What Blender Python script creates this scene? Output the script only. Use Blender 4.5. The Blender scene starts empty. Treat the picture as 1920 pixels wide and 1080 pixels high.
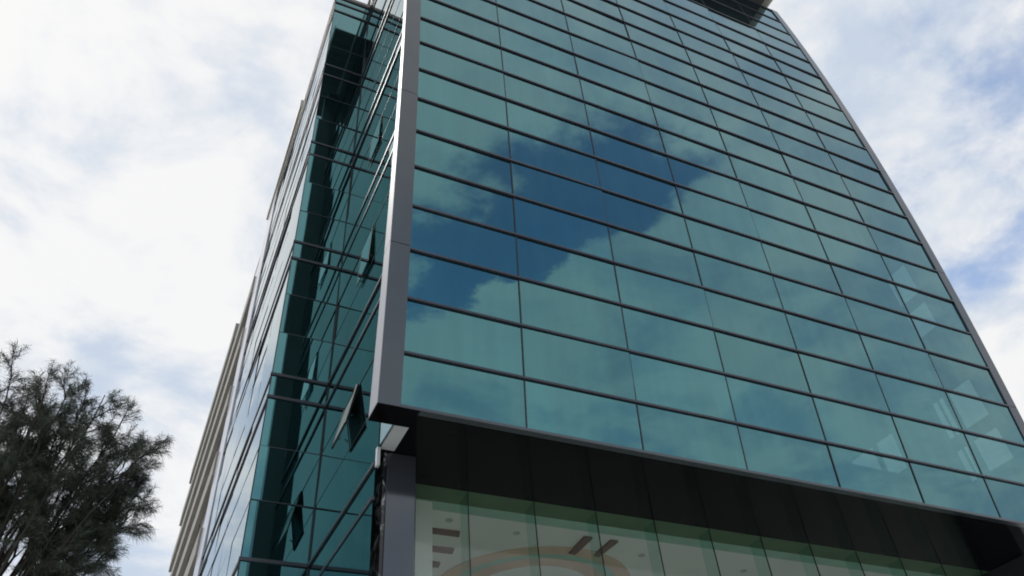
import bpy, math, random
from mathutils import Vector, Matrix, Quaternion
random.seed(7)
K = 0.8            # design units -> metres
EYE = 1.6          # the photographer's eye height above the pavement
sc = bpy.context.scene
COL = sc.collection
GZ = -EYE / K      # ground level in design units

def W(x, y, z):
    return Vector((x * K, y * K, z * K + EYE))

# ------------------------------------------------------------------ camera
R = [[0.9082056701227054, -0.4127843603979111, -0.06907628079054243],
     [0.23320948783934126, 0.6361784181193451, -0.7354524832379579],
     [0.3475281219393311, 0.651832871317529, 0.67404607582217]]
FPX = 1459.77
cam_d = bpy.data.cameras.new('camera')
cam_d.sensor_width = 36
cam_d.lens = FPX / 1920 * 36
cam_d.clip_start = 0.1
cam_d.clip_end = 6000
cam = bpy.data.objects.new('camera', cam_d)
COL.objects.link(cam)
r, d, f = Vector(R[0]), Vector(R[1]), Vector(R[2])
m = Matrix(((r.x, -d.x, -f.x, 0), (r.y, -d.y, -f.y, 0), (r.z, -d.z, -f.z, EYE), (0, 0, 0, 1)))
cam.matrix_world = m
sc.camera = cam

def proj(p):       # design units -> photo pixels (only used to rank panes by size)
    v = [sum(R[i][j] * p[j] for j in range(3)) for i in range(3)]
    if v[2] < 0.1: return None
    return (v[0] / v[2] * FPX + 960, v[1] / v[2] * FPX + 540)

# ------------------------------------------------------------------ materials
def new_mat(name):
    mt = bpy.data.materials.new(name); mt.use_nodes = True
    nt = mt.node_tree
    for n in list(nt.nodes): nt.nodes.remove(n)
    out = nt.nodes.new('ShaderNodeOutputMaterial')
    return mt, nt, out

def N(nt, t, **kw):
    n = nt.nodes.new(t)
    for k, v in kw.items():
        if k in n.inputs: n.inputs[k].default_value = v
        else: setattr(n, k, v)
    return n

def pbr(name, col, rough=0.5, metal=0.0, var=0.12, scale=3.0, bump=0.0, spec=0.5, coat=0.0, stretch=(1, 1, 1)):
    mt, nt, out = new_mat(name)
    b = N(nt, 'ShaderNodeBsdfPrincipled')
    b.inputs['Roughness'].default_value = rough
    b.inputs['Metallic'].default_value = metal
    b.inputs['Specular IOR Level'].default_value = spec
    b.inputs['Coat Weight'].default_value = coat
    tc = N(nt, 'ShaderNodeTexCoord')
    mp = N(nt, 'ShaderNodeMapping'); mp.inputs['Scale'].default_value = stretch
    nt.links.new(tc.outputs['Object'], mp.inputs['Vector'])
    no = N(nt, 'ShaderNodeTexNoise'); no.inputs['Scale'].default_value = scale; no.inputs['Detail'].default_value = 6
    nt.links.new(mp.outputs['Vector'], no.inputs['Vector'])
    rp = N(nt, 'ShaderNodeValToRGB')
    rp.color_ramp.elements[0].position = 0.3; rp.color_ramp.elements[1].position = 0.7
    rp.color_ramp.elements[0].color = (*[c * (1 - var) for c in col], 1)
    rp.color_ramp.elements[1].color = (*[min(1, c * (1 + var)) for c in col], 1)
    nt.links.new(no.outputs['Fac'], rp.inputs['Fac'])
    nt.links.new(rp.outputs['Color'], b.inputs['Base Color'])
    if bump:
        bp = N(nt, 'ShaderNodeBump'); bp.inputs['Strength'].default_value = bump; bp.inputs['Distance'].default_value = 0.02
        nt.links.new(no.outputs['Fac'], bp.inputs['Height'])
        nt.links.new(bp.outputs['Normal'], b.inputs['Normal'])
    nt.links.new(b.outputs['BSDF'], out.inputs['Surface'])
    return mt

def glass(name, tint, thru, keep, ior=1.52, wave=0.0006, rough=0.0):
    """coated solar glass: tinted mirror that whitens at grazing angles, partly see-through"""
    mt, nt, out = new_mat(name)
    tc = N(nt, 'ShaderNodeTexCoord')
    no = N(nt, 'ShaderNodeTexNoise'); no.inputs['Scale'].default_value = 1.1; no.inputs['Detail'].default_value = 1.5
    nt.links.new(tc.outputs['Object'], no.inputs['Vector'])
    bp = N(nt, 'ShaderNodeBump'); bp.inputs['Strength'].default_value = 1.0; bp.inputs['Distance'].default_value = wave
    nt.links.new(no.outputs['Fac'], bp.inputs['Height'])
    fr = N(nt, 'ShaderNodeFresnel'); fr.inputs['IOR'].default_value = ior
    # faint dust / coating variation over each pane
    n2 = N(nt, 'ShaderNodeTexNoise'); n2.inputs['Scale'].default_value = 0.7; n2.inputs['Detail'].default_value = 5
    nt.links.new(tc.outputs['Object'], n2.inputs['Vector'])
    mr = N(nt, 'ShaderNodeMapRange'); mr.inputs['To Min'].default_value = 0.9; mr.inputs['To Max'].default_value = 1.1
    nt.links.new(n2.outputs['Fac'], mr.inputs['Value'])
    oi = N(nt, 'ShaderNodeObjectInfo')
    mr2 = N(nt, 'ShaderNodeMapRange'); mr2.inputs['To Min'].default_value = 0.92; mr2.inputs['To Max'].default_value = 1.06
    nt.links.new(oi.outputs['Random'], mr2.inputs['Value'])
    mp = N(nt, 'ShaderNodeMapping'); mp.inputs['Scale'].default_value = (5.0, 5.0, 0.25)     # faint rain streaks
    nt.links.new(tc.outputs['Object'], mp.inputs['Vector'])
    n3 = N(nt, 'ShaderNodeTexNoise'); n3.inputs['Scale'].default_value = 1.0; n3.inputs['Detail'].default_value = 4
    nt.links.new(mp.outputs['Vector'], n3.inputs['Vector'])
    m3 = N(nt, 'ShaderNodeMapRange'); m3.inputs['From Min'].default_value = 0.3; m3.inputs['From Max'].default_value = 0.7; m3.inputs['To Min'].default_value = 0.95; m3.inputs['To Max'].default_value = 1.06
    nt.links.new(n3.outputs['Fac'], m3.inputs['Value'])
    m4 = N(nt, 'ShaderNodeMath', operation='MULTIPLY')
    nt.links.new(mr.outputs['Result'], m4.inputs[0]); nt.links.new(m3.outputs['Result'], m4.inputs[1]); mr = m4
    mu = N(nt, 'ShaderNodeMath', operation='MULTIPLY')
    nt.links.new(mr.outputs[0], mu.inputs[0]); nt.links.new(mr2.outputs['Result'], mu.inputs[1])
    vm = N(nt, 'ShaderNodeVectorMath', operation='SCALE'); vm.inputs[0].default_value = tint
    nt.links.new(mu.outputs['Value'], vm.inputs['Scale'])
    mx = N(nt, 'ShaderNodeMix', data_type='RGBA')
    nt.links.new(fr.outputs['Fac'], mx.inputs[0]); nt.links.new(vm.outputs['Vector'], mx.inputs[6])
    mx.inputs[7].default_value = (0.97, 0.98, 1, 1)
    gl = N(nt, 'ShaderNodeBsdfGlossy'); gl.inputs['Roughness'].default_value = rough
    nt.links.new(mx.outputs[2], gl.inputs['Color']); nt.links.new(bp.outputs['Normal'], gl.inputs['Normal'])
    tr = N(nt, 'ShaderNodeBsdfTransparent'); tr.inputs['Color'].default_value = (*thru, 1)
    ad = N(nt, 'ShaderNodeMath', operation='MULTIPLY_ADD'); ad.use_clamp = True
    nt.links.new(fr.outputs['Fac'], ad.inputs[0]); ad.inputs[1].default_value = 1 - keep; ad.inputs[2].default_value = keep
    ms = N(nt, 'ShaderNodeMixShader')
    nt.links.new(ad.outputs['Value'], ms.inputs[0])
    nt.links.new(tr.outputs['BSDF'], ms.inputs[1]); nt.links.new(gl.outputs['BSDF'], ms.inputs[2])
    nt.links.new(ms.outputs['Shader'], out.inputs['Surface'])
    return mt

def clear_glass(name, tint, ior=1.5):
    mt, nt, out = new_mat(name)
    fr = N(nt, 'ShaderNodeFresnel'); fr.inputs['IOR'].default_value = ior
    gl = N(nt, 'ShaderNodeBsdfGlossy'); gl.inputs['Roughness'].default_value = 0.0
    tr = N(nt, 'ShaderNodeBsdfTransparent'); tr.inputs['Color'].default_value = (*tint, 1)
    ms = N(nt, 'ShaderNodeMixShader')
    ge = N(nt, 'ShaderNodeNewGeometry')
    fm = N(nt, 'ShaderNodeMath', operation='MULTIPLY_ADD'); fm.inputs[1].default_value = -1; fm.inputs[2].default_value = 1
    nt.links.new(ge.outputs['Backfacing'], fm.inputs[0])
    fk = N(nt, 'ShaderNodeMath', operation='MULTIPLY')
    nt.links.new(fm.outputs['Value'], fk.inputs[0]); nt.links.new(fr.outputs['Fac'], fk.inputs[1])
    nt.links.new(fk.outputs['Value'], ms.inputs[0])
    nt.links.new(tr.outputs['BSDF'], ms.inputs[1]); nt.links.new(gl.outputs['BSDF'], ms.inputs[2])
    nt.links.new(ms.outputs['Shader'], out.inputs['Surface'])
    return mt

M = {}
M['sash'] = pbr('pale_reflecting_sash', (0.30, 0.37, 0.35), 0.25, 0.0, 0.06, 2.0)  # flat grey-green stands in for the bright reflection on the open pane
M['edge'] = pbr('pale_bright_side', (0.33, 0.335, 0.36), 0.4, 0.0, 0.04, 1.5)  # pale tone stands in for sky glare on the post's left side
M['glass'] = glass('teal_solar_glass', (0.062, 0.224, 0.246), (0.22, 0.38, 0.38), 0.80)
M['shop'] = clear_glass('green_shop_glass', (0.91, 0.95, 0.92))
M['fin'] = clear_glass('glass_fin', (0.86, 0.95, 0.925))
M['frame'] = pbr('grey_composite_panel', (0.085, 0.098, 0.11), 0.22, 0.5, 0.05, 1.2)
M['trim'] = pbr('dark_transom', (0.05, 0.055, 0.07), 0.3, 0.3, 0.15, 2.0)
M['gasket'] = pbr('black_gasket', (0.018, 0.02, 0.025), 0.6, 0.0, 0.1, 4.0)
M['matte'] = pbr('matte_dark_backplate', (0.075, 0.08, 0.085), 0.8, 0.0, 0.1, 2.0, spec=0.3)  # for the dark plate added behind the left post
M['soffit'] = pbr('black_polished_soffit', (0.006, 0.006, 0.007), 0.1, 0.0, 0.2, 1.5, spec=0.07)
M['colpanel'] = pbr('slate_column_panel', (0.09, 0.10, 0.115), 0.1, 0.6, 0.05, 1.2)
M['white'] = pbr('white_panel', (0.62, 0.65, 0.65), 0.45, 0.0, 0.04, 2.0)
M['granite'] = None
M['interior'] = pbr('office_interior', (0.10, 0.11, 0.11), 0.8, 0.0, 0.2, 0.8)
M['ceil'] = pbr('shop_ceiling', (0.88, 0.85, 0.84), 0.8, 0.0, 0.05, 0.6)
M['slat'] = pbr('brown_ceiling_slat', (0.26, 0.17, 0.15), 0.6, 0.0, 0.15, 3.0)
M['downlight'] = pbr('grey_downlight', (0.55, 0.56, 0.56), 0.5, 0.0, 0.05, 3.0)
M['cove'] = pbr('terracotta_cove', (0.72, 0.52, 0.42), 0.7, 0.0, 0.08, 2.0)
M['covegreen'] = pbr('pale_green_cove', (0.42, 0.60, 0.52), 0.7, 0.0, 0.08, 2.0)
M['dgreen'] = pbr('dark_green_bulkhead', (0.13, 0.20, 0.12), 0.6, 0.0, 0.12, 1.5)
M['beige'] = pbr('beige_roof_panel', (0.42, 0.41, 0.37), 0.6, 0.0, 0.08, 2.0)
M['cream'] = pbr('cream_render', (0.33, 0.315, 0.28), 0.8, 0.0, 0.1, 1.0, 0.1)
M['creamdark'] = pbr('brown_grey_render', (0.17, 0.16, 0.14), 0.8, 0.0, 0.12, 1.5, 0.1)
M['lav'] = pbr('pale_grey_panel', (0.45, 0.45, 0.50), 0.4, 0.0, 0.05, 1.0, coat=0.4)
M['darkwin'] = pbr('dark_window', (0.03, 0.035, 0.04), 0.1, 0.0, 0.2, 1.0)
M['roofgrey'] = pbr('grey_roof', (0.25, 0.25, 0.25), 0.8, 0.0, 0.15, 1.0)
M['canopy'] = pbr('dark_canopy_boards', (0.085, 0.095, 0.10), 0.6, 0.0, 0.25, 1.0, 0.2, stretch=(0.2, 6, 1))
M['paving'] = pbr('concrete_paving', (0.42, 0.41, 0.39), 0.85, 0.0, 0.12, 0.8, 0.2)
M['tile'] = pbr('pale_floor_tile', (0.7, 0.68, 0.64), 0.3, 0.0, 0.06, 1.0)
M['asphalt'] = pbr('asphalt', (0.05, 0.05, 0.052), 0.9, 0.0, 0.2, 8.0, 0.3)
M['bark'] = pbr('dark_bark', (0.05, 0.042, 0.036), 0.9, 0.0, 0.3, 6.0, 0.4)
M['leaf'] = pbr('casuarina_needles', (0.082, 0.094, 0.070), 0.7, 0.0, 0.35, 0.9)

# speckled dark marble
mt, nt, out = new_mat('speckled_marble')
b = N(nt, 'ShaderNodeBsdfPrincipled'); b.inputs['Roughness'].default_value = 0.12
tc = N(nt, 'ShaderNodeTexCoord')
n1 = N(nt, 'ShaderNodeTexNoise'); n1.inputs['Scale'].default_value = 5.0; n1.inputs['Detail'].default_value = 9; n1.inputs['Distortion'].default_value = 1.2
nt.links.new(tc.outputs['Object'], n1.inputs['Vector'])
rp = N(nt, 'ShaderNodeValToRGB')
rp.color_ramp.elements[0].position = 0.5; rp.color_ramp.elements[0].color = (0.02, 0.02, 0.022, 1)
rp.color_ramp.elements[1].position = 0.72; rp.color_ramp.elements[1].color = (0.5, 0.5, 0.5, 1)
nt.links.new(n1.outputs['Fac'], rp.inputs['Fac']); nt.links.new(rp.outputs['Color'], b.inputs['Base Color'])
nt.links.new(b.outputs['BSDF'], out.inputs['Surface'])
M['granite'] = mt

# ------------------------------------------------------------------ mesh helper
class MB:
    def __init__(s): s.v = []; s.f = []
    def quad(s, a, b, c, d):
        n = len(s.v); s.v += [a, b, c, d]; s.f.append((n, n + 1, n + 2, n + 3)); return s
    def hexa(s, p):      # p: 8 points, bottom 4 ccw, top 4 ccw
        n = len(s.v); s.v += list(p)
        for q in ((3, 2, 1, 0), (4, 5, 6, 7), (0, 1, 5, 4), (1, 2, 6, 5), (2, 3, 7, 6), (3, 0, 4, 7)):
            s.f.append(tuple(n + i for i in q))
        return s
    def box(s, x0, x1, y0, y1, z0, z1):
        return s.hexa([(x0, y0, z0), (x1, y0, z0), (x1, y1, z0), (x0, y1, z0), (x0, y0, z1), (x1, y0, z1), (x1, y1, z1), (x0, y1, z1)])
    def tube(s, pts, rad, n=6):
        rings = []
        for i, p in enumerate(pts):
            p = Vector(p)
            t = (Vector(pts[min(i + 1, len(pts) - 1)]) - Vector(pts[max(i - 1, 0)])).normalized()
            a = t.cross(Vector((0.31, 0.95, 0.1)))
            if a.length < 1e-3: a = t.cross(Vector((1, 0, 0)))
            a.normalize(); bb = t.cross(a)
            st = len(s.v)
            for k in range(n):
                an = 2 * math.pi * k / n
                s.v.append(tuple(p + (a * math.cos(an) + bb * math.sin(an)) * rad[i]))
            rings.append(st)
        for i in range(len(rings) - 1):
            for k in range(n):
                s.f.append((rings[i] + k, rings[i] + (k + 1) % n, rings[i + 1] + (k + 1) % n, rings[i + 1] + k))
    def build(s, name, mat, parent=None, bevel=0.0, smooth=False):
        me = bpy.data.meshes.new(name)
        base = parent_origin(parent)
        me.from_pydata([tuple(W(*p) - base) for p in s.v], [], s.f)
        me.update()
        if smooth:
            for p in me.polygons: p.use_smooth = True
        o = bpy.data.objects.new(name, me); COL.objects.link(o)
        for mm in (mat if isinstance(mat, (list, tuple)) else [mat]): me.materials.append(mm)
        if parent is not None: o.parent = parent
        if bevel:
            bv = o.modifiers.new('bevel', 'BEVEL'); bv.width = bevel; bv.segments = 2; bv.limit_method = 'ANGLE'
        return o

def parent_origin(p):
    v = Vector((0, 0, 0))
    while p is not None:
        v = v + p.location; p = p.parent
    return v

def thing(name, label, cat, x, y, z=None, group=None):
    o = bpy.data.objects.new(name, None); COL.objects.link(o)
    o.location = W(x, y, GZ if z is None else z)
    o['label'] = label; o['category'] = cat
    if group: o['group'] = group
    return o

# ------------------------------------------------------------------ the glass tower
tower = thing('office_building', 'tall teal glass office tower with curved front and grey metal frame', 'office building', 3.2, 12.0)
S = 10.49975
NROW, NCOL = 21, 7
XL, XR = 3.26, 20.19           # inner edges of the grey frame
ZB = 7.37                      # underside of the glass box
def fz(k): return ZB + 0.06 if k <= 0 else 7.2938 + 1.2 * k
def fy(z):                     # the front bows towards the street and leans back at the top
    t = (z - 7.2938) / 24.0
    return S * (1 - 0.208 * t + 0.1759 * t * t)
xs = [XL] + [5.6196 + 2.43978 * i for i in range(6)] + [XR]
panes = []                     # (corner list) of every curtain-wall pane
def tilt():
    return random.gauss(0, 0.0026)
for k in range(NROW):
    z0, z1 = fz(k), fz(k + 1)
    for c in range(NCOL):
        a, bq = tilt(), tilt()
        x0, x1 = xs[c] + 0.004, xs[c + 1] - 0.004
        y0, y1 = fy(z0), fy(z1)
        w = x1 - x0
        panes.append([(x0, y0, z0), (x1, y0 + a * w, z0), (x1, y1 + a * w + bq, z1), (x0, y1 + bq, z1)])
# transoms: slim dark bars standing proud of the glass
for k in range(1, NROW + 1):
    z = fz(k); y = fy(z)
    mb = MB(); mb.box(XL + 0.003, XR - 0.003, y - 0.047, y + 0.03, z - 0.032, z + 0.022)
    mb.build('transom', M['trim'], tower, bevel=0.006)
# vertical joints
for i in range(1, NCOL):
    mb = MB()
    for k in range(NROW):
        z0, z1 = fz(k), fz(k + 1); x = xs[i]
        mb.hexa([(x - .013, fy(z0) - .012, z0), (x + .013, fy(z0) - .012, z0), (x + .013, fy(z0) + .06, z0), (x - .013, fy(z0) + .06, z0),
                 (x - .013, fy(z1) - .012, z1), (x + .013, fy(z1) - .012, z1), (x + .013, fy(z1) + .06, z1), (x - .013, fy(z1) + .06, z1)])
    mb.build('mullion', M['gasket'], tower)
# frame posts following the bow, in panels with fine joints
PL0, PL1 = 2.87, XL
ZT = fz(NROW) + 0.12
def dep(z, depth): return depth - (depth - 0.12) * min(1, max(0, (z - ZB) / 10))
def post(x0, x1, ypro, depth):
    mb = MB()
    k = 0
    while k < NROW:
        k2 = min(k + (4 if k else 3), NROW)
        for j in range(k, k2):
            z0 = fz(j) if j else ZB - 0.02
            z1 = fz(j + 1) if j + 1 < NROW else ZT
            if j == k: z0 += 0.008
            if j + 1 == k2: z1 -= 0.008
            mb.hexa([(x0, fy(z0) - ypro, z0), (x1, fy(z0) - ypro, z0), (x1, fy(z0) + dep(z0, depth), z0), (x0, fy(z0) + dep(z0, depth), z0),
                     (x0, fy(z1) - ypro, z1), (x1, fy(z1) - ypro, z1), (x1, fy(z1) + dep(z1, depth), z1), (x0, fy(z1) + dep(z1, depth), z1)])
        k = k2
    # dark core seen in the joints
    return mb
post(PL0, PL1, 0.10, 0.38).build('frame_post', M['frame'], tower)
post(PL0 - .014, PL0 - .002, 0.098, 0.378).build('bright_side_plate', M['edge'], tower)  # thin pale plate added so the post's left side comes out bright
post(XR, XR + 0.34, 0.035, 0.38).build('frame_post', M['frame'], tower)
for (x0, x1) in ((PL0 + .02, PL1 - .02), (XR + .02, XR + .32)):
    core = MB()
    for j in range(NROW):
        z0 = fz(j) if j else ZB; z1 = fz(j + 1)
        core.hexa([(x0, fy(z0) - .015, z0), (x1, fy(z0) - .015, z0), (x1, fy(z0) + dep(z0, .34), z0), (x0, fy(z0) + dep(z0, .34), z0),
                   (x0, fy(z1) - .015, z1), (x1, fy(z1) - .015, z1), (x1, fy(z1) + dep(z1, .34), z1), (x0, fy(z1) + dep(z1, .34), z1)])
    core.build('frame_core', M['gasket'], tower)
# bottom edge of the frame
y0 = fy(ZB)
mb = MB(); mb.box(PL1 + .003, XR - .003, y0 - 0.10, y0 + 0.05, ZB - 0.02, ZB + 0.045)
mb.build('frame_sill', M['frame'], tower, bevel=0.006)
# polished soffit under the box
YG = 12.75                     # shop glass line
mb = MB()
mb.box(3.60, 20.53, y0 + 0.052, YG + 0.02, ZB, ZB + 0.25)
mb.box(2.86, 3.598, y0 - 0.099, 10.93, ZB - 0.03, ZB - 0.0215)
mb.build('soffit', M['soffit'], tower)
mb = MB(); mb.box(3.34, 3.598, 10.933, 11.78, ZB, ZB + 0.20)
mb.build('soffit_panel', M['white'], tower)
mb = MB(); mb.box(3.268, 3.325, 11.70, 11.80, 7.0, ZB - 0.004)
mb.build('corner_trim', M['white'], tower)

# ---- left wing: return wall (x = XW), recessed front (y = YW), long side wall (x = XS)
XW, YW, XS = 3.2, 16.3, 1.79
ZR = 31.0
YB = 27.4                      # the glazed side wall ends here
levels = []                    # z of every horizontal line, thick flag
base = 7.40
lv = []
for s in range(-2, 6):
    zt = 11.46 + 4.70 * s
    lv += [(zt - 0.33, 1), (zt + 0.33, 1), (zt + 0.33 + 1.34, 0), (zt + 0.33 + 2.68, 0)]
lv = [(z, t) for z, t in lv if GZ + 0.3 < z < ZR - 0.2] + [(ZR, 1)]
zz = [GZ + 0.1] + [z for z, t in lv]
yret = [10.93, YW]             # return wall ends
yside = [YW + i * (YB - YW) / 5 for i in range(6)]
TOE = 0.09                      # the return wall runs out slightly towards the street
SKEW = 0.016                    # the recessed front is a hair out of square
SASH = [(13.35, 14.35, 8.76, 9.8), (13.05, 14.05, 13.14, 14.47), (13.05, 14.05, 17.84, 19.17)]
for i in range(len(zz) - 1):
    z0, z1 = zz[i] + 0.004, zz[i + 1] - 0.004
    for j in range(1):
        ya = yret[j] + 0.004
        if z1 < ZB and j == 0: ya = 11.81
        yb = yret[j + 1] - 0.004
        a, bq = tilt() * 3, tilt() * 3
        if j == 0 and z0 < ZB - .03 < z1:       # the pane that passes the underside of the box is cut there
            zc = ZB - .03
            panes.append([(XW, yb, z0), (XW + TOE * .83, 11.81, z0), (XW + TOE * .83, 11.81, zc - .004), (XW, yb, zc - .004)])
            panes.append([(XW, yb, zc), (XW + TOE, ya, zc), (XW + TOE, ya, z1), (XW, yb, z1)])
            continue
        toe = TOE * (YW - ya) / (YW - 10.93)
        panes.append([(XW + a, yb, z0), (XW + toe, ya, z0), (XW + toe + bq, ya, z1), (XW + a + bq, yb, z1)])
    a, bq = tilt() * 3, tilt() * 3
    panes.append([(XS, YW, z0), (XW - .004, YW + a + SKEW, z0), (XW - .004, YW + a + bq + SKEW, z1), (XS, YW + bq, z1)])
    for j in range(5):
        a, bq = tilt() * 3, tilt() * 3
        panes.append([(XS + a, yside[j + 1] - .004, z0), (XS, yside[j] + .004, z0), (XS + bq, yside[j] + .004, z1), (XS + a + bq, yside[j + 1] - .004, z1)])
mb = MB()
for k in range(NROW):
    z0 = fz(k) if k else ZB + .27; z1 = fz(k + 1)
    a0, a1 = fy(z0) + dep(z0, .38) + .003, fy(z1) + dep(z1, .38) + .003
    mb.hexa([(PL0 + .004, a0, z0), (XW + .3, a0, z0), (XW + .3, a0 + .02, z0), (PL0 + .004, a0 + .02, z0),
             (PL0 + .004, a1, z1), (XW + .3, a1, z1), (XW + .3, a1 + .02, z1), (PL0 + .004, a1 + .02, z1)])
mb.build('added_backplate', M['matte'], tower)  # plate added behind the post to darken the band mirrored in the wing
# return wall above the wing roof
ztop = fz(NROW)
for z0, z1 in ((ZR + .3, ztop),):
    panes.append([(XW, YW, z0), (XW + TOE, 10.93, z0), (XW + TOE, 10.93, z1), (XW, YW, z1)])
for z, t in lv:
    h = 0.036 if t else 0.009
    p = 0.034 if t else 0.009
    ys0 = 10.93 if z > ZB - .03 else 11.81
    mb = MB()
    hr, pr = (h, p) if t else (.005, .003)
    tf = TOE * (YW - ys0) / (YW - 10.93)
    mb.hexa([(XW - pr + tf, ys0, z - hr), (XW + .02 + tf, ys0, z - hr), (XW + .02, YW - p - .003, z - hr), (XW - pr, YW - p - .003, z - hr), (XW - pr + tf, ys0, z + hr), (XW + .02 + tf, ys0, z + hr), (XW + .02, YW - p - .003, z + hr), (XW - pr, YW - p - .003, z + hr)])       # along the return wall
    mb.box(XS - p, XW + .02, YW - p, YW + .02, z - h, z + h)            # across the recessed front
    ye = YB + (0.0 if t else -1.2 * random.random())
    mb.box(XS - p * .75, XS + .02, YW + .021, ye, z - h, z + h)               # along the side wall
    mb.build('transom', M['trim'], tower)
for (x, y) in ((XW, YW),):
    mb = MB(); mb.box(x - .022, x + .02, y - .024, y + .02, GZ + .1, ZR if y == YW else ztop)
    mb.build('mullion', M['gasket'], tower)
mb = MB(); mb.box(XS - .012, XS + .012, YW - .012, YW + .012, GZ + .1, ZR); mb.build('corner_trim', M['gasket'], tower)
# coping of the wing roof
mb = MB(); mb.box(XS - .04, XW - .005, YW - .06, YW + .3, ZR + .04, ZR + .22); mb.box(XS - .04, XS + .3, YW + .302, YB, ZR + .04, ZR + .22)
mb.build('coping', M['cream'], tower)
mb = MB(); mb.box(XS + .31, 20.2, YW + .31, YB + 2.6, ZR - .3, ZR); mb.build('roof', M['roofgrey'], tower)
# open top-hung windows on the return wall
for q, (ya, yb, z0, z1) in enumerate(SASH):
    op = (0.19, 0.05, 0.03)[q]
    n = Vector((-op, 0, -(z1 - z0))).normalized()
    hx, hz = XW + TOE * .5 - .02, z1
    bx, bz = hx - op, z0 + 0.04
    g = MB(); g.quad((hx, yb - .05, hz - .02), (hx, ya + .05, hz - .02), (bx, ya + .05, bz + .05), (bx, yb - .05, bz + .05))
    fr = MB()
    def bar(p0, p1, w=(.016, .007, .007)[q]):
        p0, p1 = Vector(p0), Vector(p1)
        fr.tube([p0, p1], [w, w], 4)
    bar((hx, ya, hz), (hx, yb, hz)); bar((bx, ya, bz), (bx, yb, bz), (.03, .009, .009)[q]); bar((hx, ya, hz), (bx, ya, bz), (.03, .008, .008)[q]); bar((hx, yb, hz), (bx, yb, bz))
    fo = fr.build('window_sash', M['gasket'], tower)
    g.build('sash_pane', M['sash'] if q == 0 else M['glass'], fo)
    for yy in (ya + .02, yb - .02):
        st = MB(); st.tube([(XW - .02, yy, z0 + .3), (bx + .08, yy, bz + .2)], [.012, .012], 5); st.build('window_stay', M['gasket'], fo)
# ---- shell, floors and right-hand wall behind the glass
XO = 20.36
win_y = [(10.86, 11.62), (11.84, 11.98), (12.06, 12.22), (13.9, 14.56), (14.76, 15.7)]
def wall_with_holes(x0, x1, ya, yb, za, zb, holes):
    ysn = sorted({ya, yb, *[h[0] for h in holes], *[h[1] for h in holes]})
    zsn = sorted({za, zb, *[h[2] for h in holes], *[h[3] for h in holes]})
    mb = MB()
    for i in range(len(ysn) - 1):
        for j in range(len(zsn) - 1):
            cy, cz = (ysn[i] + ysn[i + 1]) / 2, (zsn[j] + zsn[j + 1]) / 2
            if any(h[0] < cy < h[1] and h[2] < cz < h[3] for h in holes): continue
            mb.quad((x0, ysn[i], zsn[j]), (x0, ysn[i + 1], zsn[j]), (x0, ysn[i + 1], zsn[j + 1]), (x0, ysn[i], zsn[j + 1]))
    return mb
holes = []
for s in range(0, 2):
    for (a, bq) in (win_y if s == 0 else win_y[:1]):
        holes.append((a, bq, 9.72 + 4.6 * s, 10.66 + 4.6 * s)); holes.append((a, bq, 11.08 + 4.6 * s, 12.28 + 4.6 * s))
mb = wall_with_holes(XO, XO + .2, 10.62, 27.0, ZB + .26, ztop, holes)
for k in range(NROW):
    z0, z1 = max(fz(k), ZB + .26), fz(k + 1)
    mb.quad((XO, fy(z0) + .04, z0), (XO, 10.62, z0), (XO, 10.62, z1), (XO, fy(z1) + .04, z1))
mb.build('wall', M['interior'], tower)
mb = MB()
for s in range(0, 6):
    z = 8.05 + 4.6 * s
    mb.box(XW + .1, XO - .01, 10.75 , 17.5, z, z + .3)
mb.box(XW + .1, XO - .01, 16.5, 16.7, ZB + .3, ztop - .05)
mb.build('floor_slab', M['interior'], tower)
mb = MB(); mb.box(XS + .35, XW + .05, YW + .9, YB, GZ + .1, ZR - .4); mb.box(XW + 0.9, XW + 1.0, 11.2, 16.4, ZB + .3, ztop - .05)
mb.build('partition', M['interior'], tower)
# plant-room roof + deep roof canopy over the front
mb = MB(); mb.box(XW, XO + .2, 10.55, 27, ztop + .02, ztop + .14); mb.build('roof', M['roofgrey'], tower)
ZC = 33.05
mb = MB(); mb.box(2.35, 20.05, 8.95, 13.7, ZC, ZC + .30)
mb.build('roof_canopy', M['canopy'], tower)
mb = MB(); mb.box(2.30, 20.05, 8.89, 8.947, ZC + .02, ZC + .36); mb.box(2.30, 2.347, 8.95, 13.75, ZC + .02, ZC + .36)
mb.tube([(20.07, 9.1, ZC + .2), (20.07, 13.6, ZC + .2)], [.27, .27], 16)
mb.build('canopy_edge', M['beige'], tower)
mb = MB()
for x in (4.5, 8.5, 12.5, 16.5, 19.6): mb.tube([(x, 10.9, ztop), (x, 10.9, ZC)], [.09, .09], 8)
mb.build('canopy_support', M['trim'], tower)

# ---- shop front under the overhang
mb = MB(); mb.box(3.50, 4.03, 11.83, YG + .2, GZ, ZB - .004); mb.box(4.033, 4.30, YG - .02, YG + .2, GZ, ZB - .004); mb.build('column', M['colpanel'], tower, bevel=0.01)
mb = MB(); mb.box(3.44, 3.497, 11.86, YG + .2, GZ, ZB - .004); mb.build('column_cladding', M['granite'], tower)
mb = MB(); mb.box(20.0, 20.5, 11.7, YG + .3, GZ, ZB - .004); mb.build('column', M['colpanel'], tower, bevel=0.01)
jx = [4.31] + [5.41 + (19.70 - 5.41) / 10 * i for i in range(11)] + [19.99]
for i in range(len(jx) - 1):
    mb = MB(); mb.box(jx[i] + .006, jx[i + 1] - .006, YG, YG + .015, GZ + .05, ZB - .004)
    mb.build('shop_pane', M['shop'], tower)
    if i:
        mb = MB(); mb.box(jx[i] - .01, jx[i] + .01, YG + .03, YG + .40, GZ + .05, ZB - .03); mb.build('glass_fin', M['fin'], tower)
        mb = MB(); mb.box(jx[i] - .0055, jx[i] + .0055, YG - .002, YG + .025, GZ + .05, ZB - .01); mb.build('mullion', M['gasket'], tower)
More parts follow.
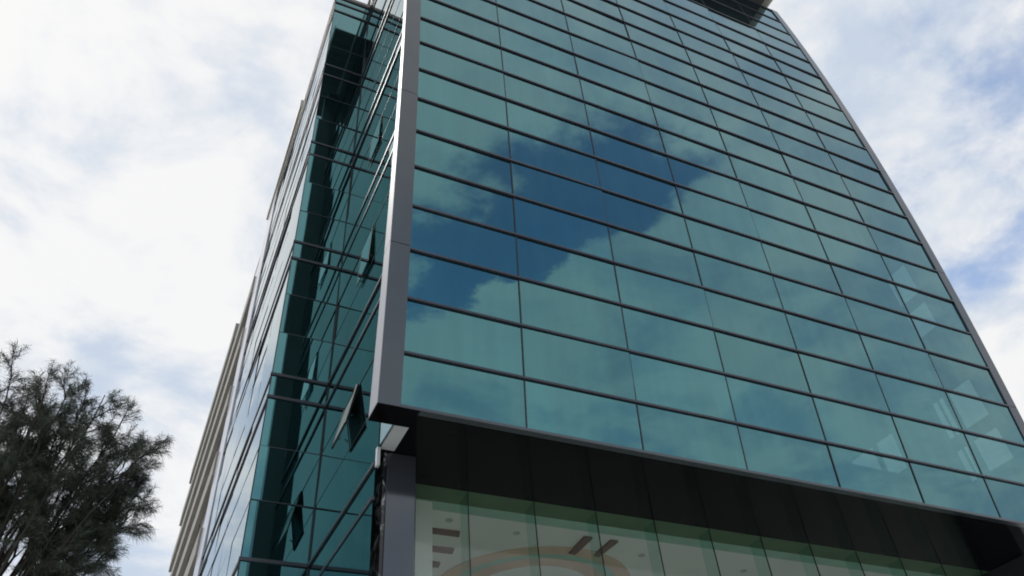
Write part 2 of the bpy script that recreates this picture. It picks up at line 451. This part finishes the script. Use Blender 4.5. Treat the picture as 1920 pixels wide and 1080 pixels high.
# interior of the shop
ZI = ZB + 0.0
mb = MB(); mb.box(4.3, 20.4, YG + .021, 13.32, ZI, ZI + .2); mb.build('bulkhead', M['dgreen'], tower)
mb = MB(); mb.box(4.3, 20.4, 13.323, 13.66, ZI - .005, ZI + .2); mb.build('bulkhead', M['covegreen'], tower)
ceil = MB(); ceil.box(4.3, 20.4, 13.663, 24, ZI, ZI + .2); ceil = ceil.build('shop_ceiling', M['ceil'], tower)
mb = MB(); mb.box(4.56, 4.90, 13.36, 13.7, GZ, ZI - .006); mb.build('column', M['ceil'], tower)
mb = MB(); mb.box(4.31, 4.42, 13.36, 24, GZ, ZI - .006); mb.box(4.3, 20.4, 24.0, 24.2, GZ, ZI); mb.box(20.3, 20.4, 13.1, 24, GZ, ZI - .006)
mb.build('shop_wall', M['ceil'], tower)
mb = MB(); mb.box(4.3, 20.4, YG + .02, 24, GZ, GZ + .03); mb.build('shop_floor', M['tile'], tower)
def slat(c, poly):
    mb = MB(); mb.hexa([(x, y, ZI - .05) for x, y in poly] + [(x, y, ZI - .002) for x, y in poly]); mb.build('ceiling_slat', M['slat'], ceil)
slat(0, [(5.1, 14.42), (5.9, 14.40), (5.96, 14.6), (5.1, 14.6)])
slat(0, [(5.1, 15.24), (6.08, 15.2), (6.12, 15.42), (5.1, 15.44)])
slat(0, [(5.1, 15.97), (6.04, 15.97), (6.08, 16.18), (5.1, 16.18)])
slat(0, [(8.60, 13.86), (8.80, 13.86), (8.82, 14.72), (8.64, 14.70)])
slat(0, [(9.26, 13.86), (9.45, 13.86), (9.42, 14.68), (9.27, 14.66)])
def ring(cx, cy, r0, r1, mat, z):
    mb = MB(); n = 64
    for k in range(n):
        a, bq = 2 * math.pi * k / n, 2 * math.pi * (k + 1) / n
        P = lambda rr, t, zz: (cx + rr * math.cos(t), cy + rr * math.sin(t), zz)
        mb.hexa([P(r0, a, z - .02), P(r1, a, z - .02), P(r1, bq, z - .02), P(r0, bq, z - .02), P(r0, a, z), P(r1, a, z), P(r1, bq, z), P(r0, bq, z)])
    mb.build('ceiling_cove', mat, ceil)
ring(8.75, 16.9, 2.08, 2.44, M['cove'], ZI - .004)
ring(8.75, 16.9, 1.86, 2.077, M['covegreen'], ZI - .004)
ring(8.75, 16.9, 1.45, 1.857, M['cove'], ZI - .004)
for (x, y) in ((5.5, 14.0), (7.1, 14.15), (8.0, 15.1), (9.1, 15.0), (10.4, 14.4), (13.4, 14.5)):
    mb = MB(); mb.tube([(x, y, ZI - .012), (x, y, ZI - .003)], [.085, .085], 14)
    n = len(mb.v); mb.f.append(tuple(range(13, -1, -1)))
    mb.build('downlight', M['downlight'], ceil)

# ---- panes: the hundred largest in view are parts, the rest one
def area(q):
    pts = [proj(p) for p in q]
    if any(p is None for p in pts): return 0
    a = 0.5 * sum(pts[i][0] * pts[(i + 1) % 4][1] - pts[(i + 1) % 4][0] * pts[i][1] for i in range(4))
    cx = sum(p[0] for p in pts) / 4; cy = sum(p[1] for p in pts) / 4
    inside = sum(1 for p in pts + [(cx, cy)] if 0 <= p[0] <= 1920 and 0 <= p[1] <= 1080) / 5
    return abs(a) * inside
panes.sort(key=area, reverse=True)
for q in panes[:100]:
    MB().quad(*q).build('glass_pane', M['glass'], tower)
mb = MB()
for q in panes[100:]: mb.quad(*q)
rest = mb.build('glass_pane', M['glass'], tower); rest['kind'] = 'stuff'

# grey pier where the glazed side wall ends
mb = MB(); mb.box(XS - .05, XS + .4, YB + .003, YB + 2.4, GZ, ZR + .5); mb.build('pier', M['lav'], tower)

# ------------------------------------------------------------------ cream building behind
cr = thing('cream_building', 'cream banded building with brown bands, behind the far left end of the glass tower', 'building', 1.7, 31)
mb = MB(); mb.box(1.86, 9, 29.9, 56, GZ, 30.6); mb.build('wall', M['creamdark'], cr)
for s in range(9):
    z = 30.6 - 3.3 * s
    mb = MB(); mb.box(1.66, 1.857, 30.0 + (0 if s else 8), 56, z - 1.1, z); mb.build('spandrel', M['cream'], cr, bevel=0.01)
    mb = MB()
    for i in range(8):
        mb.box(1.83, 1.858, 31 + 3.1 * i, 33.2 + 3.1 * i, z - 2.9, z - 1.25)
    mb.build('window_band', M['darkwin'], cr)
mb = MB(); mb.box(1.66, 3, 22.4, 30, 31.4, 32.0); mb.build('parapet', M['beige'], cr)

# ------------------------------------------------------------------ tree
TY = 22.0
TF = TY / 34.0      # all limb lengths below are for a tree 34 units away
# limb tips as (sideways, upward) slopes
TIPS = [(-0.0786, 0.4395), (-0.0639, 0.4434), (-0.0466, 0.4516), (-0.0264, 0.4743), (-0.0264, 0.4914), (-0.0256, 0.5127), (-0.0315, 0.5331), (-0.0366, 0.5591), (-0.0525, 0.5787), (-0.0789, 0.5901), (-0.0936, 0.598), (-0.1164, 0.598), (-0.1345, 0.598), (-0.1582, 0.598), (-0.1775, 0.598), (-0.1975, 0.598), (-0.2174, 0.598), (-0.2321, 0.598), (-0.2436, 0.5833), (-0.2435, 0.5667), (-0.2533, 0.5473), (-0.2623, 0.5273), (-0.2544, 0.5084), (-0.254, 0.4903), (-0.2505, 0.4702), (-0.2384, 0.4452), (-0.2329, 0.4235), (-0.0514, 0.5348), (-0.1653, 0.5941), (-0.0621, 0.4786), (-0.1571, 0.5901), (-0.0584, 0.5422), (-0.069, 0.4623), (-0.0739, 0.5558), (-0.1125, 0.5756), (-0.0881, 0.4893), (-0.0944, 0.5034), (-0.1346, 0.5344), (-0.16, 0.5259), (-0.1027, 0.4714), (-0.0841, 0.4747), (-0.1098, 0.5467), (-0.1501, 0.5541), (-0.1702, 0.4644), (-0.2019, 0.598), (-0.1812, 0.598), (-0.1585, 0.598), (-0.1335, 0.598), (-0.1049, 0.598), (-0.1867, 0.5784), (-0.1568, 0.5885), (-0.2093, 0.5934), (-0.2232, 0.5826), (-0.0701, 0.5939), (-0.0416, 0.5433), (-0.233, 0.5613)]
tree = thing('casuarina_tree', 'dark feathery casuarina tree with thin upswept limbs, left of the glass tower', 'tree', -3.24, TY)
wood, fol = MB(), MB()
rnd = random.Random(11)
def needles(p, d, n, L):
    for _ in range(n):
        dd = (d + Vector((rnd.gauss(0, .65), rnd.gauss(0, .65), rnd.gauss(0, .5)))).normalized()
        side = dd.cross(Vector((rnd.gauss(0, 1), rnd.gauss(0, 1), rnd.gauss(0, 1)))).normalized() * rnd.uniform(.005, .010) * TF
        l = L * rnd.uniform(.6, 1.25) * TF
        q = p + Vector((rnd.gauss(0, .06), rnd.gauss(0, .06), rnd.gauss(0, .06))) * TF
        m1 = q + dd * l * .55 + Vector((0, 0, -.05 * l)); e = q + dd * l + Vector((0, 0, -.42 * l))
        b0 = len(fol.v)
        fol.v += [tuple(q - side), tuple(q + side), tuple(m1 + side * .9), tuple(m1 - side * .9), tuple(e)]
        fol.f += [(b0, b0 + 1, b0 + 2, b0 + 3), (b0 + 3, b0 + 2, b0 + 4)]
def branch(p, d, L, rad, lvl, up, goal=None):
    n = 5 + (lvl < 2) * 3
    pts = [p]; dirs = [d]; seg = L / n
    if goal is not None:
        n = 11
        ctl = p + d * L * .5
        for i in range(1, n + 1):
            t = i / n
            w = Vector((rnd.gauss(0, .035), rnd.gauss(0, .035), rnd.gauss(0, .03))) * (0 if i == n else 1)
            pts.append(p * (1 - t) ** 2 + ctl * 2 * t * (1 - t) + goal * t * t + w)
            dirs.append((pts[-1] - pts[-2]).normalized())
    for i in range(0 if goal is not None else n):
        d = (d + Vector((rnd.gauss(0, .07), rnd.gauss(0, .07), rnd.gauss(0, .05) + up)) * (.6 if lvl == 0 else 1)).normalized()
        pts.append(pts[-1] + d * seg); dirs.append(d)
    wood.tube(pts, [rad * (1 - .8 * i / n) for i in range(n + 1)], 6 if lvl == 0 else (4 if lvl == 1 else 3))
    if lvl >= 2:
        for i in range(1, n + 1):
            needles(pts[i], dirs[i], 15, .36)
        return
    kids = (7, 5)[lvl]
    for c in range(kids):
        t = (.54 if lvl == 0 else .25) + (.48 if lvl == 0 else .8) * (c + rnd.random()) / kids
        t = min(t, .995)
        i = int(t * n); q = pts[i].lerp(pts[i + 1], t * n - i)
        ax = dirs[i].cross(Vector((rnd.gauss(0, 1), rnd.gauss(0, 1), rnd.gauss(0, 1)))).normalized()
        dd = Quaternion(ax, rnd.uniform(.3, .8)) @ dirs[i]
        cl = (rnd.uniform(1.2, 1.9) * (1.25 - .7 * t) if lvl == 0 else rnd.uniform(.5, .85)) * TF
        branch(q, dd, cl, rad * .36, lvl + 1, .02 if lvl == 0 else -.04)
root = Vector((-3.24, TY, GZ)); fork = Vector((-3.62, TY, 5.2))
wood.tube([root, root.lerp(fork, .5) + Vector((.08, 0, 0)), fork], [.30, .24, .20], 10)
targets = []
for (u, w) in TIPS:
    Y = TY + rnd.uniform(-2.6, 2.6) * TF
    targets.append(Vector((u * TY, Y, w * TY)))
for tg in targets:
    st = fork + Vector((rnd.gauss(0, .25), rnd.gauss(0, .25), rnd.uniform(-1.2, .8))) * TF
    dv = tg - st; Lb = dv.length
    flat = dv.normalized(); d0 = (flat + Vector((flat.x * .12, flat.y * .12, .10))).normalized()
    branch(st, d0, Lb, .11 * TF, 0, .012, tg)
wood.build('trunk', M['bark'], tree, smooth=True)
fol.build('crown', M['leaf'], tree)

# ------------------------------------------------------------------ ground
def sheet(name, x0, x1, y0, y1, z, mat):
    me = bpy.data.meshes.new(name)
    me.from_pydata([(x0, y0, z), (x1, y0, z), (x1, y1, z), (x0, y1, z)], [], [(0, 1, 2, 3)]); me.materials.append(mat)
    o = bpy.data.objects.new(name, me); COL.objects.link(o); o['kind'] = 'structure'
sheet('ground', -2000, 2000, -2000, 2000, -0.15, M['paving'])
sheet('road', -300, 300, -22, -10, -0.146, M['asphalt'])
me = bpy.data.meshes.new('pavement'); mbp = MB()
pv = [(-60, -9.8, -.149), (60, -9.8, -.149), (60, 60, -.149), (-60, 60, -.149), (-60, -9.8, -.002), (60, -9.8, -.002), (60, 60, -.002), (-60, 60, -.002)]
me.from_pydata(pv, [], [(4, 5, 6, 7), (0, 1, 5, 4), (1, 2, 6, 5), (2, 3, 7, 6), (3, 0, 4, 7)]); me.materials.append(M['paving'])
o = bpy.data.objects.new('pavement', me); COL.objects.link(o); o['kind'] = 'structure'

# ------------------------------------------------------------------ sky, clouds and sun
SUN_AZ, SUN_EL = -38.0, 52.0      # degrees: azimuth from +Y towards +X
wd = bpy.data.worlds.new('World'); sc.world = wd; wd.use_nodes = True
nt = wd.node_tree
for n in list(nt.nodes): nt.nodes.remove(n)
L = nt.links.new
out = nt.nodes.new('ShaderNodeOutputWorld')
sky = N(nt, 'ShaderNodeTexSky', sky_type='NISHITA'); sky.sun_disc = False
sky.sun_elevation = math.radians(SUN_EL); sky.sun_rotation = math.radians(SUN_AZ); sky.air_density = 1.0; sky.dust_density = 0.6; sky.ozone_density = 1.0
bg1 = N(nt, 'ShaderNodeBackground'); bg1.inputs['Strength'].default_value = 0.15
L(sky.outputs['Color'], bg1.inputs['Color'])
tc = N(nt, 'ShaderNodeTexCoord')
def math2(op, a, b=None, c=None, clamp=False):
    n = N(nt, 'ShaderNodeMath', operation=op); n.use_clamp = clamp
    for i, v in enumerate((a, b, c)):
        if v is None: continue
        if isinstance(v, (int, float)): n.inputs[i].default_value = v
        else: L(v, n.inputs[i])
    return n.outputs['Value']
sep = N(nt, 'ShaderNodeSeparateXYZ'); L(tc.outputs['Generated'], sep.inputs['Vector'])
den = math2('ADD', math2('MAXIMUM', sep.outputs['Z'], 0.0), 0.22)
cmb = N(nt, 'ShaderNodeCombineXYZ')
L(math2('DIVIDE', sep.outputs['X'], den), cmb.inputs['X']); L(math2('DIVIDE', sep.outputs['Y'], den), cmb.inputs['Y'])
def noise(scale, detail, rough, dist=0.0, off=(0, 0, 0)):
    mp = N(nt, 'ShaderNodeMapping'); mp.inputs['Location'].default_value = off
    L(cmb.outputs['Vector'], mp.inputs['Vector'])
    n = N(nt, 'ShaderNodeTexNoise'); n.inputs['Scale'].default_value = scale; n.inputs['Detail'].default_value = detail
    n.inputs['Roughness'].default_value = rough; n.inputs['Distortion'].default_value = dist
    L(mp.outputs['Vector'], n.inputs['Vector']); return n.outputs['Fac']
n_big = noise(1.9, 9, 0.56, 0.35, (3.1, 1.7, 0))
n_fine = noise(5.5, 9, 0.58, 0.25, (7.7, 4.1, 0))
n_tone = noise(4.4, 8, 0.55, 0.5, (1.3, 9.2, 0))
n_micro = noise(13.0, 9, 0.6, 0.2, (2.2, 6.6, 0))
def dirv(az, el):
    a, e = math.radians(az), math.radians(el)
    return (math.sin(a) * math.cos(e), math.cos(a) * math.cos(e), math.sin(e))
def lobe(az, el, width, gain):     # smooth bump round one direction of the sky
    n = N(nt, 'ShaderNodeVectorMath', operation='DOT_PRODUCT'); L(tc.outputs['Generated'], n.inputs[0]); n.inputs[1].default_value = dirv(az, el)
    k = 1.0 / (1 - math.cos(math.radians(width)))
    e = math2('EXPONENT', math2('MULTIPLY', math2('SUBTRACT', n.outputs['Value'], 1.0), k))
    return math2('MULTIPLY', e, gain)
# cover > 0 : cloud ; the openings of blue stand where the photograph has them
cov = math2('ADD', math2('MULTIPLY', n_big, 1.5), math2('MULTIPLY', n_fine, 0.55))
cov = math2('ADD', cov, math2('MULTIPLY', math2('SUBTRACT', n_micro, 0.5), 0.55))
cov = math2('ADD', cov, -0.62)
for args in ((-15, 48, 30, 0.34), (64, 40.5, 3.0, -0.22), (74.5, 42, 4.5, -0.2), (80, 46, 8, -0.10), (68.5, 37, 3.0, 0.25), (71, 34, 3.2, -0.22), (65.5, 33.5, 2.4, -0.3), (0.5, 23, 3, -0.22), (-8, 25, 5, 0.4), (66, 27.5, 4, .7), (-172, 44, 18, 0.4), (165, 38, 9, .2), (150, 29, 12, .45), (128, 34, 16, .3), (150, 56, 9, .0), (60, 50, 12, .25)):
    cov = math2('ADD', cov, lobe(*args))
# a long gap of blue between two cloud banks behind the photographer (the front mirrors it): crisp lower bank, soft upper one
gn = N(nt, 'ShaderNodeVectorMath', operation='DOT_PRODUCT'); L(tc.outputs['Generated'], gn.inputs[0]); gn.inputs[1].default_value = (-0.6806, 0.2534, 0.6874)
gs = math2('ADD', gn.outputs['Value'], math2('MULTIPLY', math2('SUBTRACT', n_fine, 0.5), 0.13))
gs = math2('ADD', gs, math2('MULTIPLY', math2('SUBTRACT', n_micro, 0.5), 0.10))
ge = N(nt, 'ShaderNodeMapRange', interpolation_type='SMOOTHSTEP'); ge.inputs['From Min'].default_value = -0.045; ge.inputs['From Max'].default_value = 0.02
L(gs, ge.inputs['Value'])
gd = math2('EXPONENT', math2('MULTIPLY', math2('MAXIMUM', gs, 0.0), -8.0))
gap = math2('MULTIPLY', math2('MULTIPLY', ge.outputs['Result'], gd), lobe(157, 40.5, 12.5, 1.5))
gap = math2('ADD', gap, math2('MULTIPLY', math2('MULTIPLY', ge.outputs['Result'], gd), lobe(139, 47, 9, 0.75)))
cov = math2('SUBTRACT', cov, gap)
mr = N(nt, 'ShaderNodeMapRange', interpolation_type='SMOOTHSTEP'); mr.inputs['From Min'].default_value = 0.02; mr.inputs['From Max'].default_value = 0.46
L(cov, mr.inputs['Value'])
veil = math2('SUBTRACT', 0.17, math2('MULTIPLY', math2('MINIMUM', gap, 1.2), 0.10))
mask = math2('ADD', math2('MULTIPLY', mr.outputs['Result'], 0.80), veil)
# cloud tone: pale blue-grey bellies to white tops
tone = math2('ADD', math2('MULTIPLY', n_tone, 1.5), math2('ADD', math2('MULTIPLY', n_fine, 0.5), math2('MULTIPLY', n_micro, 0.35)))
tone = math2('ADD', tone, lobe(-14, 55, 25, 0.22)); tone = math2('ADD', tone, lobe(176, 45, 16, 0.4)); tone = math2('ADD', tone, lobe(-166, 45, 14, 0.4)); tone = math2('ADD', tone, lobe(145, 30, 22, 0.10)); tone = math2('ADD', tone, lobe(66, 27, 6, 0.3))
rp = N(nt, 'ShaderNodeValToRGB')
rp.color_ramp.elements[0].position = 0.0; rp.color_ramp.elements[0].color = (0.62, 0.71, 0.84, 1)
rp.color_ramp.elements[1].position = 1.0; rp.color_ramp.elements[1].color = (1.0, 0.995, 0.985, 1)
mt_ = N(nt, 'ShaderNodeMapRange', interpolation_type='SMOOTHSTEP'); mt_.inputs['From Min'].default_value = 0.97; mt_.inputs['From Max'].default_value = 1.45
L(tone, mt_.inputs['Value']); L(mt_.outputs['Result'], rp.inputs['Fac'])
bg2 = N(nt, 'ShaderNodeBackground'); bg2.inputs['Strength'].default_value = 0.62
L(rp.outputs['Color'], bg2.inputs['Color'])
ms = N(nt, 'ShaderNodeMixShader')
L(mask, ms.inputs[0]); L(bg1.outputs['Background'], ms.inputs[1]); L(bg2.outputs['Background'], ms.inputs[2])
L(ms.outputs['Shader'], out.inputs['Surface'])

sd = bpy.data.lights.new('sun', 'SUN'); sd.energy = 1.0; sd.angle = math.radians(12); sd.color = (1.0, 0.96, 0.9)
so = bpy.data.objects.new('sun', sd); COL.objects.link(so)
so.rotation_euler = Vector(dirv(SUN_AZ, SUN_EL)).to_track_quat('Z', 'Y').to_euler()
so.location = (-30, 40, 60)

# ------------------------------------------------------------------ render settings
sc.view_settings.view_transform = 'Standard'; sc.view_settings.look = 'None'
sc.view_settings.exposure = 0.6; sc.view_settings.gamma = 1.0; sc.view_settings.use_curve_mapping = False
sc.render.engine = 'CYCLES'
cy = sc.cycles
cy.use_denoising = True
cy.pixel_filter_type = 'BLACKMAN_HARRIS'; cy.filter_width = 1.9
cy.max_bounces = 10; cy.glossy_bounces = 6; cy.transparent_max_bounces = 16; cy.diffuse_bounces = 4
cy.sample_clamp_indirect = 6
